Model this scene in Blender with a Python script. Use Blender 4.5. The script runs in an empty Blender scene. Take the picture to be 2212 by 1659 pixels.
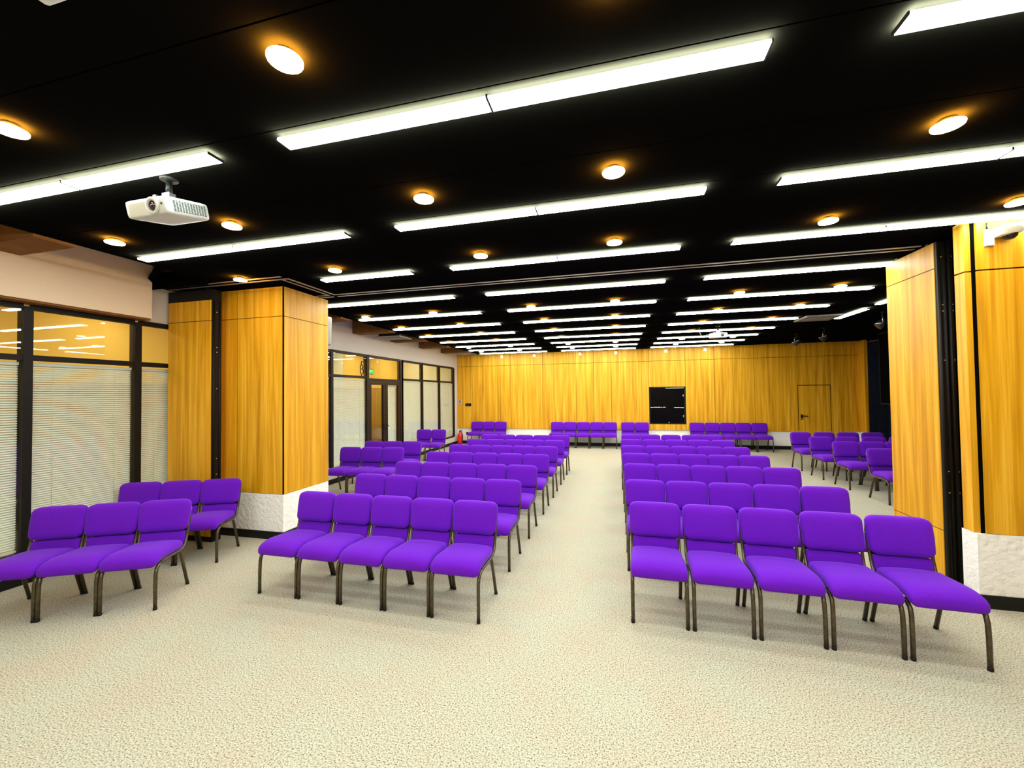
import bpy, bmesh, math, random
from mathutils import Vector, Matrix, Euler
random.seed(7)
SC = bpy.context.scene
COL = SC.collection

# ------------------------------------------------------------------ camera
CAM_F, CAM_YAW, CAM_PITCH, CAM_ROLL, CAM_H = 884.2549, 0.249, 0.0226, -0.0125, 1.848
cam = bpy.data.cameras.new('camera')
cam.sensor_fit = 'HORIZONTAL'
cam.sensor_width = 36.0
cam.lens = 36.0 * CAM_F / 2212.0
cam.clip_start = 0.05
cam_ob = bpy.data.objects.new('camera', cam)
COL.objects.link(cam_ob)
fw = Vector((-math.sin(CAM_YAW) * math.cos(CAM_PITCH), math.cos(CAM_YAW) * math.cos(CAM_PITCH), math.sin(CAM_PITCH)))
rt = Vector((math.cos(CAM_YAW), math.sin(CAM_YAW), 0.0))
up = rt.cross(fw)
r2 = rt * math.cos(CAM_ROLL) + up * math.sin(CAM_ROLL)
u2 = -rt * math.sin(CAM_ROLL) + up * math.cos(CAM_ROLL)
m = Matrix.Identity(4)
for i in range(3):
    m[i][0], m[i][1], m[i][2] = r2[i], u2[i], -fw[i]
m[2][3] = CAM_H
cam_ob.matrix_world = m
SC.camera = cam_ob

# ------------------------------------------------------------------ world, exposure
w = bpy.data.worlds.new('world')
SC.world = w
w.use_nodes = True
w.node_tree.nodes['Background'].inputs[0].default_value = (0.9, 0.95, 1.0, 1)
w.node_tree.nodes['Background'].inputs[1].default_value = 0.02
SC.view_settings.view_transform = 'Standard'
SC.view_settings.look = 'None'
SC.view_settings.gamma = 1.0
SC.view_settings.use_curve_mapping = False
SC.view_settings.exposure = -0.04
STRIP_L = 36.0      # radiance of the white strip lights
DOWN_L = 80.0 
RING_L = 700.0      # added upward glow, imitates lens bloom around the downlights
SIDE_L = 34.0       # radiance of the diffuser sides
EDGE_L = 500.0      # added upward glow, imitates lens bloom along the strip lights
#      # radiance of the warm downlights
HALL_L = 19.0       # radiance of the corridor panels

# ------------------------------------------------------------------ materials
def new_mat(name):
    mt = bpy.data.materials.new(name)
    mt.use_nodes = True
    nt = mt.node_tree
    return mt, nt, nt.nodes['Principled BSDF'], nt.nodes['Material Output']

def plain(name, col, rough=0.5, metal=0.0, spec=0.5, bump=0.0, bscale=80.0, bdist=0.01, vary=0.0, vscale=6.0):
    mt, nt, b, o = new_mat(name)
    b.inputs['Base Color'].default_value = (*col, 1)
    b.inputs['Roughness'].default_value = rough
    b.inputs['Metallic'].default_value = metal
    b.inputs['Specular IOR Level'].default_value = spec
    tc = nt.nodes.new('ShaderNodeTexCoord')
    if vary > 0:
        n = nt.nodes.new('ShaderNodeTexNoise')
        n.inputs['Scale'].default_value = vscale
        n.inputs['Detail'].default_value = 4
        nt.links.new(tc.outputs['Object'], n.inputs['Vector'])
        r = nt.nodes.new('ShaderNodeValToRGB')
        r.color_ramp.elements[0].position = 0.3
        r.color_ramp.elements[1].position = 0.7
        r.color_ramp.elements[0].color = (*[c * (1 - vary) for c in col], 1)
        r.color_ramp.elements[1].color = (*[min(1, c * (1 + vary)) for c in col], 1)
        nt.links.new(n.outputs['Fac'], r.inputs['Fac'])
        nt.links.new(r.outputs['Color'], b.inputs['Base Color'])
    if bump > 0:
        n = nt.nodes.new('ShaderNodeTexNoise')
        n.inputs['Scale'].default_value = bscale
        n.inputs['Detail'].default_value = 5
        nt.links.new(tc.outputs['Object'], n.inputs['Vector'])
        bp = nt.nodes.new('ShaderNodeBump')
        bp.inputs['Strength'].default_value = bump
        bp.inputs['Distance'].default_value = bdist
        nt.links.new(n.outputs['Fac'], bp.inputs['Height'])
        nt.links.new(bp.outputs['Normal'], b.inputs['Normal'])
    return mt

def emit(name, col, strength):
    mt, nt, b, o = new_mat(name)
    nt.nodes.remove(b)
    e = nt.nodes.new('ShaderNodeEmission')
    e.inputs[0].default_value = (*col, 1)
    e.inputs[1].default_value = strength
    mt.cycles.emission_sampling = 'FRONT'
    nt.links.new(e.outputs[0], o.inputs[0])
    return mt

def wood_mat(name, dark, mid, light, rough=0.45):
    mt, nt, b, o = new_mat(name)
    tc = nt.nodes.new('ShaderNodeTexCoord')
    mp = nt.nodes.new('ShaderNodeMapping')
    mp.inputs['Scale'].default_value = (9.0, 9.0, 0.32)
    nt.links.new(tc.outputs['Object'], mp.inputs['Vector'])
    n1 = nt.nodes.new('ShaderNodeTexNoise')
    n1.inputs['Scale'].default_value = 1.5
    n1.inputs['Detail'].default_value = 6
    n1.inputs['Distortion'].default_value = 0.6
    nt.links.new(mp.outputs[0], n1.inputs['Vector'])
    mp2 = nt.nodes.new('ShaderNodeMapping')
    mp2.inputs['Scale'].default_value = (70.0, 70.0, 1.2)
    nt.links.new(tc.outputs['Object'], mp2.inputs['Vector'])
    n2 = nt.nodes.new('ShaderNodeTexNoise')
    n2.inputs['Scale'].default_value = 1.2
    n2.inputs['Detail'].default_value = 3
    nt.links.new(mp2.outputs[0], n2.inputs['Vector'])
    mx = nt.nodes.new('ShaderNodeMix')
    mx.inputs['Factor'].default_value = 0.28
    nt.links.new(n1.outputs['Fac'], mx.inputs['A'])
    nt.links.new(n2.outputs['Fac'], mx.inputs['B'])
    r = nt.nodes.new('ShaderNodeValToRGB')
    r.color_ramp.elements[0].position = 0.34
    r.color_ramp.elements[0].color = (*dark, 1)
    r.color_ramp.elements[1].position = 0.66
    r.color_ramp.elements[1].color = (*light, 1)
    e = r.color_ramp.elements.new(0.5)
    e.color = (*mid, 1)
    nt.links.new(mx.outputs['Result'], r.inputs['Fac'])
    nt.links.new(r.outputs['Color'], b.inputs['Base Color'])
    b.inputs['Roughness'].default_value = rough
    b.inputs['Specular IOR Level'].default_value = 0.3
    return mt

def carpet_mat():
    mt, nt, b, o = new_mat('speckled_carpet')
    tc = nt.nodes.new('ShaderNodeTexCoord')
    n = nt.nodes.new('ShaderNodeTexNoise')
    n.inputs['Scale'].default_value = 115
    n.inputs['Detail'].default_value = 3
    n.inputs['Roughness'].default_value = 0.65
    nt.links.new(tc.outputs['Object'], n.inputs['Vector'])
    r = nt.nodes.new('ShaderNodeValToRGB')
    cr = r.color_ramp
    cr.elements[0].position = 0.35
    cr.elements[0].color = (0.105, 0.095, 0.024, 1)
    cr.elements[1].position = 0.62
    cr.elements[1].color = (0.60, 0.585, 0.525, 1)
    e = cr.elements.new(0.445)
    e.color = (0.38, 0.36, 0.26, 1)
    nt.links.new(n.outputs['Fac'], r.inputs['Fac'])
    big = nt.nodes.new('ShaderNodeTexNoise')
    big.inputs['Scale'].default_value = 2.2
    big.inputs['Detail'].default_value = 3
    nt.links.new(tc.outputs['Object'], big.inputs['Vector'])
    br = nt.nodes.new('ShaderNodeValToRGB')
    br.color_ramp.elements[0].position = 0.35
    br.color_ramp.elements[0].color = (0.97, 1.0, 0.93, 1)
    br.color_ramp.elements[1].position = 0.65
    br.color_ramp.elements[1].color = (1.0, 0.94, 0.86, 1)
    nt.links.new(big.outputs['Fac'], br.inputs['Fac'])
    mx = nt.nodes.new('ShaderNodeMix')
    mx.data_type = 'RGBA'
    mx.blend_type = 'MULTIPLY'
    mx.inputs['Factor'].default_value = 1.0
    nt.links.new(r.outputs['Color'], mx.inputs['A'])
    nt.links.new(br.outputs['Color'], mx.inputs['B'])
    nt.links.new(mx.outputs['Result'], b.inputs['Base Color'])
    b.inputs['Roughness'].default_value = 0.95
    b.inputs['Specular IOR Level'].default_value = 0.1
    bp = nt.nodes.new('ShaderNodeBump')
    bp.inputs['Strength'].default_value = 0.5
    bp.inputs['Distance'].default_value = 0.01
    nt.links.new(n.outputs['Fac'], bp.inputs['Height'])
    nt.links.new(bp.outputs['Normal'], b.inputs['Normal'])
    return mt

def glass_mat(name='window_glass', tint=(0.96, 0.98, 0.97)):
    mt, nt, b, o = new_mat(name)
    nt.nodes.remove(b)
    tr = nt.nodes.new('ShaderNodeBsdfTransparent')
    tr.inputs[0].default_value = (*tint, 1)
    gl = nt.nodes.new('ShaderNodeBsdfGlossy')
    gl.inputs['Roughness'].default_value = 0.01
    lw = nt.nodes.new('ShaderNodeLayerWeight')
    lw.inputs[0].default_value = 0.5
    pw = nt.nodes.new('ShaderNodeMath')
    pw.operation = 'POWER'
    pw.inputs[1].default_value = 5.0
    nt.links.new(lw.outputs['Facing'], pw.inputs[0])
    fr = nt.nodes.new('ShaderNodeMath')
    fr.operation = 'MULTIPLY_ADD'
    fr.inputs[1].default_value = 0.7
    fr.inputs[2].default_value = 0.04
    nt.links.new(pw.outputs[0], fr.inputs[0])
    mx = nt.nodes.new('ShaderNodeMixShader')
    nt.links.new(fr.outputs[0], mx.inputs[0])
    nt.links.new(tr.outputs[0], mx.inputs[1])
    nt.links.new(gl.outputs[0], mx.inputs[2])
    nt.links.new(mx.outputs[0], o.inputs[0])
    return mt

def fabric_mat():
    mt, nt, b, o = new_mat('purple_fabric')
    tc = nt.nodes.new('ShaderNodeTexCoord')
    n = nt.nodes.new('ShaderNodeTexNoise')
    n.inputs['Scale'].default_value = 260
    n.inputs['Detail'].default_value = 2
    nt.links.new(tc.outputs['Object'], n.inputs['Vector'])
    r = nt.nodes.new('ShaderNodeValToRGB')
    r.color_ramp.elements[0].position = 0.3
    r.color_ramp.elements[0].color = (0.092, 0.0035, 0.36, 1)
    r.color_ramp.elements[1].position = 0.7
    r.color_ramp.elements[1].color = (0.145, 0.007, 0.53, 1)
    nt.links.new(n.outputs['Fac'], r.inputs['Fac'])
    nt.links.new(r.outputs['Color'], b.inputs['Base Color'])
    b.inputs['Roughness'].default_value = 0.8
    b.inputs['Specular IOR Level'].default_value = 0.12
    b.inputs['Sheen Weight'].default_value = 0.2
    b.inputs['Sheen Tint'].default_value = (0.6, 0.4, 1.0, 1)
    bp = nt.nodes.new('ShaderNodeBump')
    bp.inputs['Strength'].default_value = 0.12
    bp.inputs['Distance'].default_value = 0.004
    nt.links.new(n.outputs['Fac'], bp.inputs['Height'])
    nt.links.new(bp.outputs['Normal'], b.inputs['Normal'])
    return mt

M = {}
M['wood'] = wood_mat('oak_veneer', (0.50, 0.22, 0.004), (0.72, 0.35, 0.008), (0.90, 0.50, 0.040))
M['wood_hall'] = wood_mat('corridor_veneer', (0.35, 0.17, 0.02), (0.5, 0.27, 0.04), (0.62, 0.36, 0.07))
M['carpet'] = carpet_mat()
M['ceiling'] = plain('matt_black_ceiling', (0.0034, 0.0032, 0.0028), 0.9, spec=0.0, bump=0.1, bscale=120)
M['slot'] = plain('black_slot', (0.003, 0.003, 0.003), 0.9, spec=0.0)
M['beam'] = plain('brown_painted_beam', (0.20, 0.090, 0.026), 0.8, spec=0.1, vary=0.15)
M['plaster'] = plain('white_textured_plaster', (0.92, 0.91, 0.86), 0.85, spec=0.2, bump=1.0, bscale=20, bdist=0.016)
M['paint'] = plain('cream_wall_paint', (0.62, 0.585, 0.52), 0.8, spec=0.2, bump=0.08, bscale=60)
M['spillbeige'] = plain('bulkhead_painted_amber_spill', (0.80, 0.655, 0.46), 0.8, spec=0.2, bump=0.08, bscale=60)  # warm downlight spill on the bulkhead is mixed into this colour
M['black'] = plain('black_satin', (0.006, 0.006, 0.006), 0.5, spec=0.25)
M['blackgloss'] = plain('black_gloss', (0.006, 0.006, 0.007), 0.08)
M['boothglass'] = plain('black_booth_glass', (0.003, 0.003, 0.004), 0.15, spec=0.08)
M['frame'] = plain('dark_bronze_frame', (0.007, 0.0055, 0.0035), 0.5, spec=0.2, vary=0.2)
M['brownframe'] = plain('dark_brown_door_frame', (0.018, 0.009, 0.004), 0.5, spec=0.2, vary=0.2)
M['glass'] = glass_mat()
M['blind'] = plain('cream_blind_slat', (0.72, 0.75, 0.64), 0.5, vary=0.04)
M['rail'] = plain('grey_rail', (0.33, 0.29, 0.25), 0.4, metal=0.2)
M['fabric'] = fabric_mat()
M['tube'] = plain('bronze_tube', (0.10, 0.082, 0.050), 0.32, metal=0.75, vary=0.25, vscale=30)
M['strip'] = emit('strip_diffuser', (0.94, 1.0, 1.0), STRIP_L)
M['striphalo'] = emit('strip_added_halo', (0.92, 1.0, 0.72), EDGE_L)
M['stripflank'] = emit('strip_diffuser_side', (0.94, 1.0, 1.0), SIDE_L)
M['housing'] = plain('strip_housing', (0.02, 0.02, 0.02), 0.5)
M['down'] = emit('downlight_lens', (1.0, 0.66, 0.30), DOWN_L)
M['downhalo'] = emit('downlight_added_halo', (1.0, 0.42, 0.03), RING_L)
M['spotlens'] = emit('spot_lens', (1.0, 0.72, 0.40), 7.0)
M['trimring'] = plain('downlight_trim', (0.3, 0.2, 0.1), 0.5)
M['white'] = plain('white_plastic', (0.60, 0.65, 0.60), 0.4)
M['dullwhite'] = plain('off_white_plastic', (0.34, 0.32, 0.27), 0.5)
M['chrome'] = plain('brushed_steel', (0.6, 0.6, 0.57), 0.25, metal=0.9)
M['lens'] = plain('lens_glass', (0.03, 0.02, 0.035), 0.05, spec=0.8)
M['grille'] = plain('vent_slots', (0.04, 0.07, 0.05), 0.7)
M['red'] = plain('red_paint', (0.75, 0.02, 0.012), 0.3)
M['curtain'] = plain('navy_curtain', (0.020, 0.028, 0.055), 0.9, spec=0.1, vary=0.2)
M['yellow'] = plain('warm_yellow_wall', (0.92, 0.62, 0.14), 0.8, spec=0.1)
M['hallwhite'] = plain('corridor_white_wall', (0.85, 0.85, 0.62), 0.8, spec=0.1)
M['hallceil'] = plain('corridor_ceiling', (0.80, 0.48, 0.10), 0.8, spec=0.1)
M['hallfloor'] = plain('corridor_floor', (0.5, 0.5, 0.40), 0.4, vary=0.1)
M['halllamp'] = emit('corridor_lamp', (1.0, 0.86, 0.58), HALL_L)
M['exit'] = emit('green_sign', (0.02, 0.75, 0.05), 1.1)
M['exitmark'] = emit('sign_white_mark', (0.85, 1.0, 0.8), 1.1)
M['exitdark'] = plain('sign_dark_green', (0.0, 0.10, 0.02), 0.5)

# ------------------------------------------------------------------ mesh helpers
def box(bm, x0, x1, y0, y1, z0, z1, mi=0):
    vs = [bm.verts.new((x, y, z)) for z in (z0, z1) for y in (y0, y1) for x in (x0, x1)]
    for f in ((0, 2, 3, 1), (4, 5, 7, 6), (0, 1, 5, 4), (2, 6, 7, 3), (0, 4, 6, 2), (1, 3, 7, 5)):
        bm.faces.new([vs[i] for i in f]).material_index = mi

def bevel_all(bm, off, seg=2):
    bmesh.ops.bevel(bm, geom=bm.edges[:], offset=off, segments=seg, profile=0.5, affect='EDGES', clamp_overlap=True)

def tube(bm, pts, r, n=8, mi=0, sx=1.0):
    pts = [Vector(p) for p in pts]
    rings, prev = [], None
    for i, p in enumerate(pts):
        a = pts[max(i - 1, 0)]
        b = pts[min(i + 1, len(pts) - 1)]
        t = (b - a).normalized()
        if prev is None:
            ref = Vector((1, 0, 0)) if abs(t.x) < 0.9 else Vector((0, 1, 0))
            nrm = (ref - t * ref.dot(t)).normalized()
        else:
            nrm = (prev - t * prev.dot(t)).normalized()
        prev = nrm
        bn = t.cross(nrm)
        rr = r[i] if isinstance(r, (list, tuple)) else r
        rings.append([bm.verts.new(p + (nrm * math.cos(2 * math.pi * k / n) * sx + bn * math.sin(2 * math.pi * k / n)) * rr) for k in range(n)])
    for a, b in zip(rings[:-1], rings[1:]):
        for k in range(n):
            f = bm.faces.new((a[k], a[(k + 1) % n], b[(k + 1) % n], b[k]))
            f.material_index = mi
            f.smooth = True
    bm.faces.new(rings[0][::-1]).material_index = mi
    bm.faces.new(rings[-1]).material_index = mi

def lathe(bm, prof, cx=0, cy=0, n=24, mi=0):
    """prof = [(radius, z), ...]"""
    rings = []
    for r, z in prof:
        if r < 1e-5:
            rings.append([bm.verts.new((cx, cy, z))])
        else:
            rings.append([bm.verts.new((cx + r * math.cos(2 * math.pi * k / n), cy + r * math.sin(2 * math.pi * k / n), z)) for k in range(n)])
    for a, b in zip(rings[:-1], rings[1:]):
        for k in range(n):
            k2 = (k + 1) % n
            if len(a) == 1 and len(b) == 1:
                continue
            if len(a) == 1:
                vs = (a[0], b[k2], b[k])
            elif len(b) == 1:
                vs = (a[k], a[k2], b[0])
            else:
                vs = (a[k], a[k2], b[k2], b[k])
            f = bm.faces.new(vs)
            f.material_index = mi
            f.smooth = True

def cushion(bm, hx, hy, hz, rx, ry, rz, fn=None, nx=9, ny=9, nz=5):
    """rounded box, optionally deformed by fn(x, y, z)"""
    def samples(n):
        return [math.sin((-1 + 2 * i / n) * math.pi / 2) for i in range(n + 1)]
    cache = {}
    H, R = (hx, hy, hz), (rx, ry, rz)
    def vert(p):
        key = tuple(round(c, 5) for c in p)
        if key in cache:
            return cache[key]
        q, d = [], []
        for c, h, r in zip(p, H, R):
            v = c * h
            inn = max(-(h - r), min(h - r, v))
            q.append(inn)
            d.append((v - inn) / r)
        L = math.sqrt(sum(x * x for x in d))
        if L > 1e-9:
            d = [x / L for x in d]
        out = [a + x * r for a, x, r in zip(q, d, R)]
        if fn:
            out = fn(*out)
        cache[key] = bm.verts.new(out)
        return cache[key]
    S = (samples(nx), samples(ny), samples(nz))
    for ax in range(3):
        a, b = (ax + 1) % 3, (ax + 2) % 3
        for sgn in (-1, 1):
            for i in range(len(S[a]) - 1):
                for j in range(len(S[b]) - 1):
                    quad = []
                    for di, dj in ((0, 0), (1, 0), (1, 1), (0, 1)):
                        p = [0, 0, 0]
                        p[ax] = sgn
                        p[a] = S[a][i + di]
                        p[b] = S[b][j + dj]
                        quad.append(vert(p))
                    if sgn < 0:
                        quad.reverse()
                    try:
                        bm.faces.new(quad).smooth = True
                    except ValueError:
                        pass

def obj(name, bm, mats, parent=None, smooth=False, recalc=True):
    if recalc:
        bmesh.ops.recalc_face_normals(bm, faces=bm.faces[:])
    me = bpy.data.meshes.new(name)
    bm.to_mesh(me)
    bm.free()
    if smooth:
        for p in me.polygons:
            p.use_smooth = True
    for mt in (mats if isinstance(mats, (list, tuple)) else [mats]):
        me.materials.append(M[mt] if isinstance(mt, str) else mt)
    o = bpy.data.objects.new(name, me)
    COL.objects.link(o)
    if parent is not None:
        o.parent = parent
    return o

def boxobj(name, dims, mats, parent=None, bevel=0.0):
    bm = bmesh.new()
    box(bm, *dims)
    if bevel:
        bevel_all(bm, bevel)
    return obj(name, bm, mats, parent)

def tag(o, label, cat, group=None):
    o['label'] = label
    o['category'] = cat
    if group:
        o['group'] = group
    return o

def thing(name, label, cat, loc=(0, 0, 0), rotz=0.0, group=None):
    o = bpy.data.objects.new(name, None)
    o.empty_display_size = 0.1
    COL.objects.link(o)
    o.location = loc
    o.rotation_euler = (0, 0, rotz)
    return tag(o, label, cat, group)

def struct(o):
    o['kind'] = 'structure'
    return o

def dup(root, loc, rotz, label, group=None):
    r = root.copy()
    COL.objects.link(r)
    r.location = loc
    r.rotation_euler = (0, 0, rotz)
    r['label'] = label
    if group:
        r['group'] = group
    for ch in list(root.children):
        c = ch.copy()
        COL.objects.link(c)
        c.parent = r
        for g in list(ch.children):
            d = g.copy()
            COL.objects.link(d)
            d.parent = c
    return r

ORD = ['', 'first', 'second', 'third', 'fourth', 'fifth', 'sixth', 'seventh', 'eighth', 'ninth', 'tenth', 'eleventh', 'twelfth']

# ------------------------------------------------------------------ room constants
XL = -5.775          # window wall
YB = 14.41           # back wall
HC = 3.28            # black ceiling
CE = -4.85           # left edge of the black ceiling
Y0 = -3.6            # wall behind the photographer
XRN = 6.2            # right side of the near half
XRF = 7.3            # right side of the far half
YR = 4.337           # face of the wall on the right that looks at the camera
ROW0, ROWD = 0.652, 1.22

# ------------------------------------------------------------------ floor, ceiling, walls
bm = bmesh.new()
box(bm, -8.6, 8.0, Y0 - 0.3, YB + 0.4, -0.12, 0.0)
struct(obj('floor', bm, 'carpet'))

bm = bmesh.new()
cuts = []
k = -3
while True:
    for off in (-0.075, 0.60):
        cuts.append(ROW0 + ROWD * k + off)
    k += 1
    if ROW0 + ROWD * k > YB + 1:
        break
cuts = [c for c in cuts if Y0 - 0.2 < c < YB + 0.1]
edges = [Y0 - 0.3] + cuts + [YB + 0.3]
for a, b in zip(edges[:-1], edges[1:]):
    box(bm, CE, 8.0, a + 0.004, b - 0.004, HC, HC + 0.03, 0)
box(bm, CE + 0.01, 8.0, Y0 - 0.3, YB + 0.3, HC + 0.03, HC + 0.05, 1)
struct(obj('ceiling', bm, ['ceiling', 'slot']))
bm = bmesh.new()
box(bm, -8.6, 8.0, Y0 - 0.3, YB + 0.4, 3.78, 3.9)
struct(obj('ceiling_slab', bm, 'beam'))

# beams over the slot beside the window wall
for n, (ya, yb) in enumerate([(-0.9, -0.62), (0.75, 1.03), (2.38, 2.66), (6.45, 6.73), (8.08, 8.36), (9.70, 9.98), (11.30, 11.58), (12.90, 13.18)]):
    o = struct(boxobj('trim_%d' % (n + 1), (XL, CE - 0.003, ya, yb, 3.25, 3.80), 'beam'))

# back wall: plaster, wood panelling with open joints, baseboard
WB = 0.572
bm = bmesh.new()
box(bm, -8.6, 8.0, YB, YB + 0.3, 0, 3.8)
wall_back = struct(obj('wall_back', bm, 'plaster'))
bm = bmesh.new()
box(bm, XL, XRF, YB - 0.02, YB - 0.001, WB + 0.01, HC, 1)
xs = [XL, -4.77, -4.10, -3.70, -2.53, -1.35, -0.75, -0.156, 1.06, 2.20, 3.07, 3.61, 4.22, 5.20, 5.405, 6.285, 6.55, 7.04]
g = 0.005
for a, b in zip(xs[:-1], xs[1:]):
    zt = 2.862
    if a == 1.06:
        box(bm, a + g, b - g, YB - 0.045, YB - 0.02, 2.0, zt - g)
        box(bm, a + g, b - g, YB - 0.045, YB - 0.02, WB, 0.765)
    elif a == 5.405:
        box(bm, a + g, b - g, YB - 0.045, YB - 0.02, 1.992, zt - g)
    elif a in (5.20, 6.285):
        box(bm, a + g, b - g, YB - 0.045, YB - 0.02, 0.10, zt - g)
    else:
        box(bm, a + g, b - g, YB - 0.045, YB - 0.02, WB, zt - g)
    box(bm, a + g, b - g, YB - 0.045, YB - 0.02, zt + g, HC)
obj('wood_panelling', bm, ['wood', 'slot'], wall_back)
struct(boxobj('trim_9', (7.04, 7.12, YB - 0.30, YB, WB, HC), 'wood'))
struct(boxobj('trim_10', (7.04, 7.12, YB - 0.30, YB, 0.11, WB), 'plaster'))
bm = bmesh.new()
box(bm, XL, 5.20, YB - 0.03, YB, 0, 0.11)
box(bm, 6.29, 7.3, YB - 0.03, YB, 0, 0.10)
struct(obj('baseboard_back', bm, 'black'))

# flush wood door on the right of the back wall
d = struct(boxobj('door_1', (5.424, 6.266, YB - 0.042, YB - 0.004, 0.012, 1.970), 'wood'))
bm = bmesh.new()
box(bm, 5.47, 5.52, YB - 0.056, YB - 0.044, 0.93, 1.09)
tube(bm, [(5.495, YB - 0.05, 1.045), (5.495, YB - 0.10, 1.045), (5.52, YB - 0.105, 1.045), (5.65, YB - 0.105, 1.035)], 0.013)
obj('door_handle', bm, 'black', d)
bm = bmesh.new()
lathe(bm, [(0, 0), (0.018, 0), (0.018, 0.02), (0, 0.022)], n=12)
o = obj('key_cylinder', bm, 'chrome', d)
o.rotation_euler = (math.pi / 2, 0, 0)
o.location = (5.495, YB - 0.056, 0.965)

# black control-room window in the back wall
wn = struct(boxobj('window_1', (1.065, 2.195, YB - 0.022, YB - 0.014, 0.77, 1.995), 'slot'))
bm = bmesh.new()
for a in ((1.065, 1.095, 0.77, 1.995), (2.150, 2.195, 0.77, 1.995), (1.095, 2.150, 0.77, 0.80), (1.095, 2.150, 1.965, 1.995)):
    box(bm, a[0], a[1], YB - 0.05, YB - 0.02, a[2], a[3])
obj('window_frame', bm, 'black', wn)
for a, b, yy in ((1.095, 1.62, YB - 0.034), (1.60, 2.15, YB - 0.028)):
    boxobj('sliding_pane', (a, b, yy - 0.004, yy, 0.80, 1.965), 'boothglass', wn)
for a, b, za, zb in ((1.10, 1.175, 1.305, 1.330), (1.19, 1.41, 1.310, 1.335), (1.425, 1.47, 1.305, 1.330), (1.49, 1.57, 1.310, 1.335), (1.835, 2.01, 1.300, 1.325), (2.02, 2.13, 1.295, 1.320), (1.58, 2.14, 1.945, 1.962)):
    boxobj('painted_light_streak', (a, b, YB - 0.046, YB - 0.0345, za, zb), 'white', wn)  # plain white bars imitating streaks of light on the dark panes
boxobj('latch', (1.655, 1.69, YB - 0.046, YB - 0.034, 0.80, 0.84), 'chrome', wn)
boxobj('lock_plate', (2.105, 2.135, YB - 0.046, YB - 0.034, 1.67, 1.74), 'chrome', wn)
boxobj('lock_plate', (2.105, 2.135, YB - 0.046, YB - 0.034, 1.00, 1.07), 'chrome', wn)

# window wall on the left
ZS, ZH, ZT, TH = 0.30, 2.79, 2.27, 0.028
mull_near = [Y0, -2.2, -1.0, 0.2, 1.5, 2.80, 3.785, 4.75]
mull_far = [4.75, 6.0, 7.375, 8.645, 10.29, 11.51, 12.77, 14.03]
XW0, XW1 = XL - 0.05, XL + 0.02
bm = bmesh.new()
box(bm, XL - 0.12, XL, Y0, YB, ZH + 0.03, 3.8)
box(bm, XL - 0.12, XL, Y0, 8.645, 0.0, ZS - 0.02)
box(bm, XL - 0.12, XL, 10.29, YB, 0.0, ZS - 0.02)
box(bm, XL - 0.12, XL, 14.05, YB, ZS - 0.02, ZH + 0.03)
wall_left = struct(obj('wall_left', bm, 'paint'))
bm = bmesh.new()
box(bm, XL - 0.001, XL + 0.012, Y0, 8.645, 0.0, 0.10)
box(bm, XL - 0.001, XL + 0.012, 10.29, YB, 0.0, 0.10)
struct(obj('baseboard_left', bm, 'black'))
struct(boxobj('trim_11', (XL - 0.001, XL + 0.17, Y0, 3.83, ZH + 0.045, 3.78), 'spillbeige'))
struct(boxobj('trim_12', (XL - 0.001, XL + 0.15, Y0, 3.83, ZH + 0.025, ZH + 0.045), 'beam'))

BLINDS = []
def bay(idx, a, b, zs=ZS):
    """one glazed bay between two posts: transom light over a tall pane with a venetian blind behind it"""
    bm = bmesh.new()
    box(bm, XW0 - 0.03, XW1, a - 0.036, a + 0.036, zs, ZH)                 # post
    box(bm, XW0, XW1 - 0.005, a + 0.036, b - 0.036, ZH - 0.03, ZH + 0.028)  # head
    box(bm, XW0, XW1 - 0.005, a + 0.036, b - 0.036, ZT - TH, ZT + TH)       # transom
    box(bm, XW0, XW1 - 0.005, a + 0.036, b - 0.036, zs - 0.02, zs + 0.015)
    wnd = struct(obj('window_%d' % idx, bm, 'frame'))
    boxobj('transom_pane', (XL - 0.006, XL - 0.001, a + 0.036, b - 0.036, ZT + TH, ZH - 0.03), 'glass', wnd)
    boxobj('pane', (XL - 0.006, XL - 0.001, a + 0.036, b - 0.036, zs + 0.015, ZT - TH), 'glass', wnd)
    BLINDS.append((a + 0.045, b - 0.045, zs + 0.03, ZT - TH - 0.02))

idx = 2
for ms in (mull_near, mull_far):
    for a, b in zip(ms[:-1], ms[1:]):
        if a == 8.645:
            continue
        bay(idx, a, b)
        idx += 1
bm = bmesh.new()
box(bm, XW0 - 0.03, XW1, 14.03 - 0.036, 14.03 + 0.036, ZS, ZH)
struct(obj('trim_13', bm, 'frame'))

def blind(a, b, z0, z1, label, x=XL - 0.045, name='venetian_blind', group='venetian blinds of the window wall', tilt=-0.82):
    t = thing(name, label, 'blind', (x, (a + b) / 2, z0), 0, group)
    h = (b - a) / 2
    H = z1 - z0
    boxobj('headrail', (-0.018, 0.018, -h, h, H - 0.03, H), 'white', t)
    boxobj('bottom_rail', (-0.016, 0.016, -h, h, 0, 0.018), 'blind', t)
    bm = bmesh.new()
    n = int((H - 0.06) / 0.0235)
    c, s = math.cos(tilt), math.sin(tilt)
    for i in range(n):
        z = 0.03 + (i + 0.5) * (H - 0.06) / n
        pr = [(-0.0125, -0.0), (0.0, 0.0022), (0.0125, 0.0)]
        top = [bm.verts.new((u * c - v * s, -h, z + u * s + v * c)) for u, v in pr]
        bot = [bm.verts.new((u * c - v * s, h, z + u * s + v * c)) for u, v in pr]
        for q in range(2):
            bm.faces.new((top[q], top[q + 1], bot[q + 1], bot[q]))
    obj('slats', bm, 'blind', t, recalc=False)
    bm = bmesh.new()
    for yy in (-h * 0.62, h * 0.62):
        tube(bm, [(0.014, yy, 0.01), (0.014, yy, H - 0.02)], 0.0018, 5)
    obj('cords', bm, 'blind', t)
    return t

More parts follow.
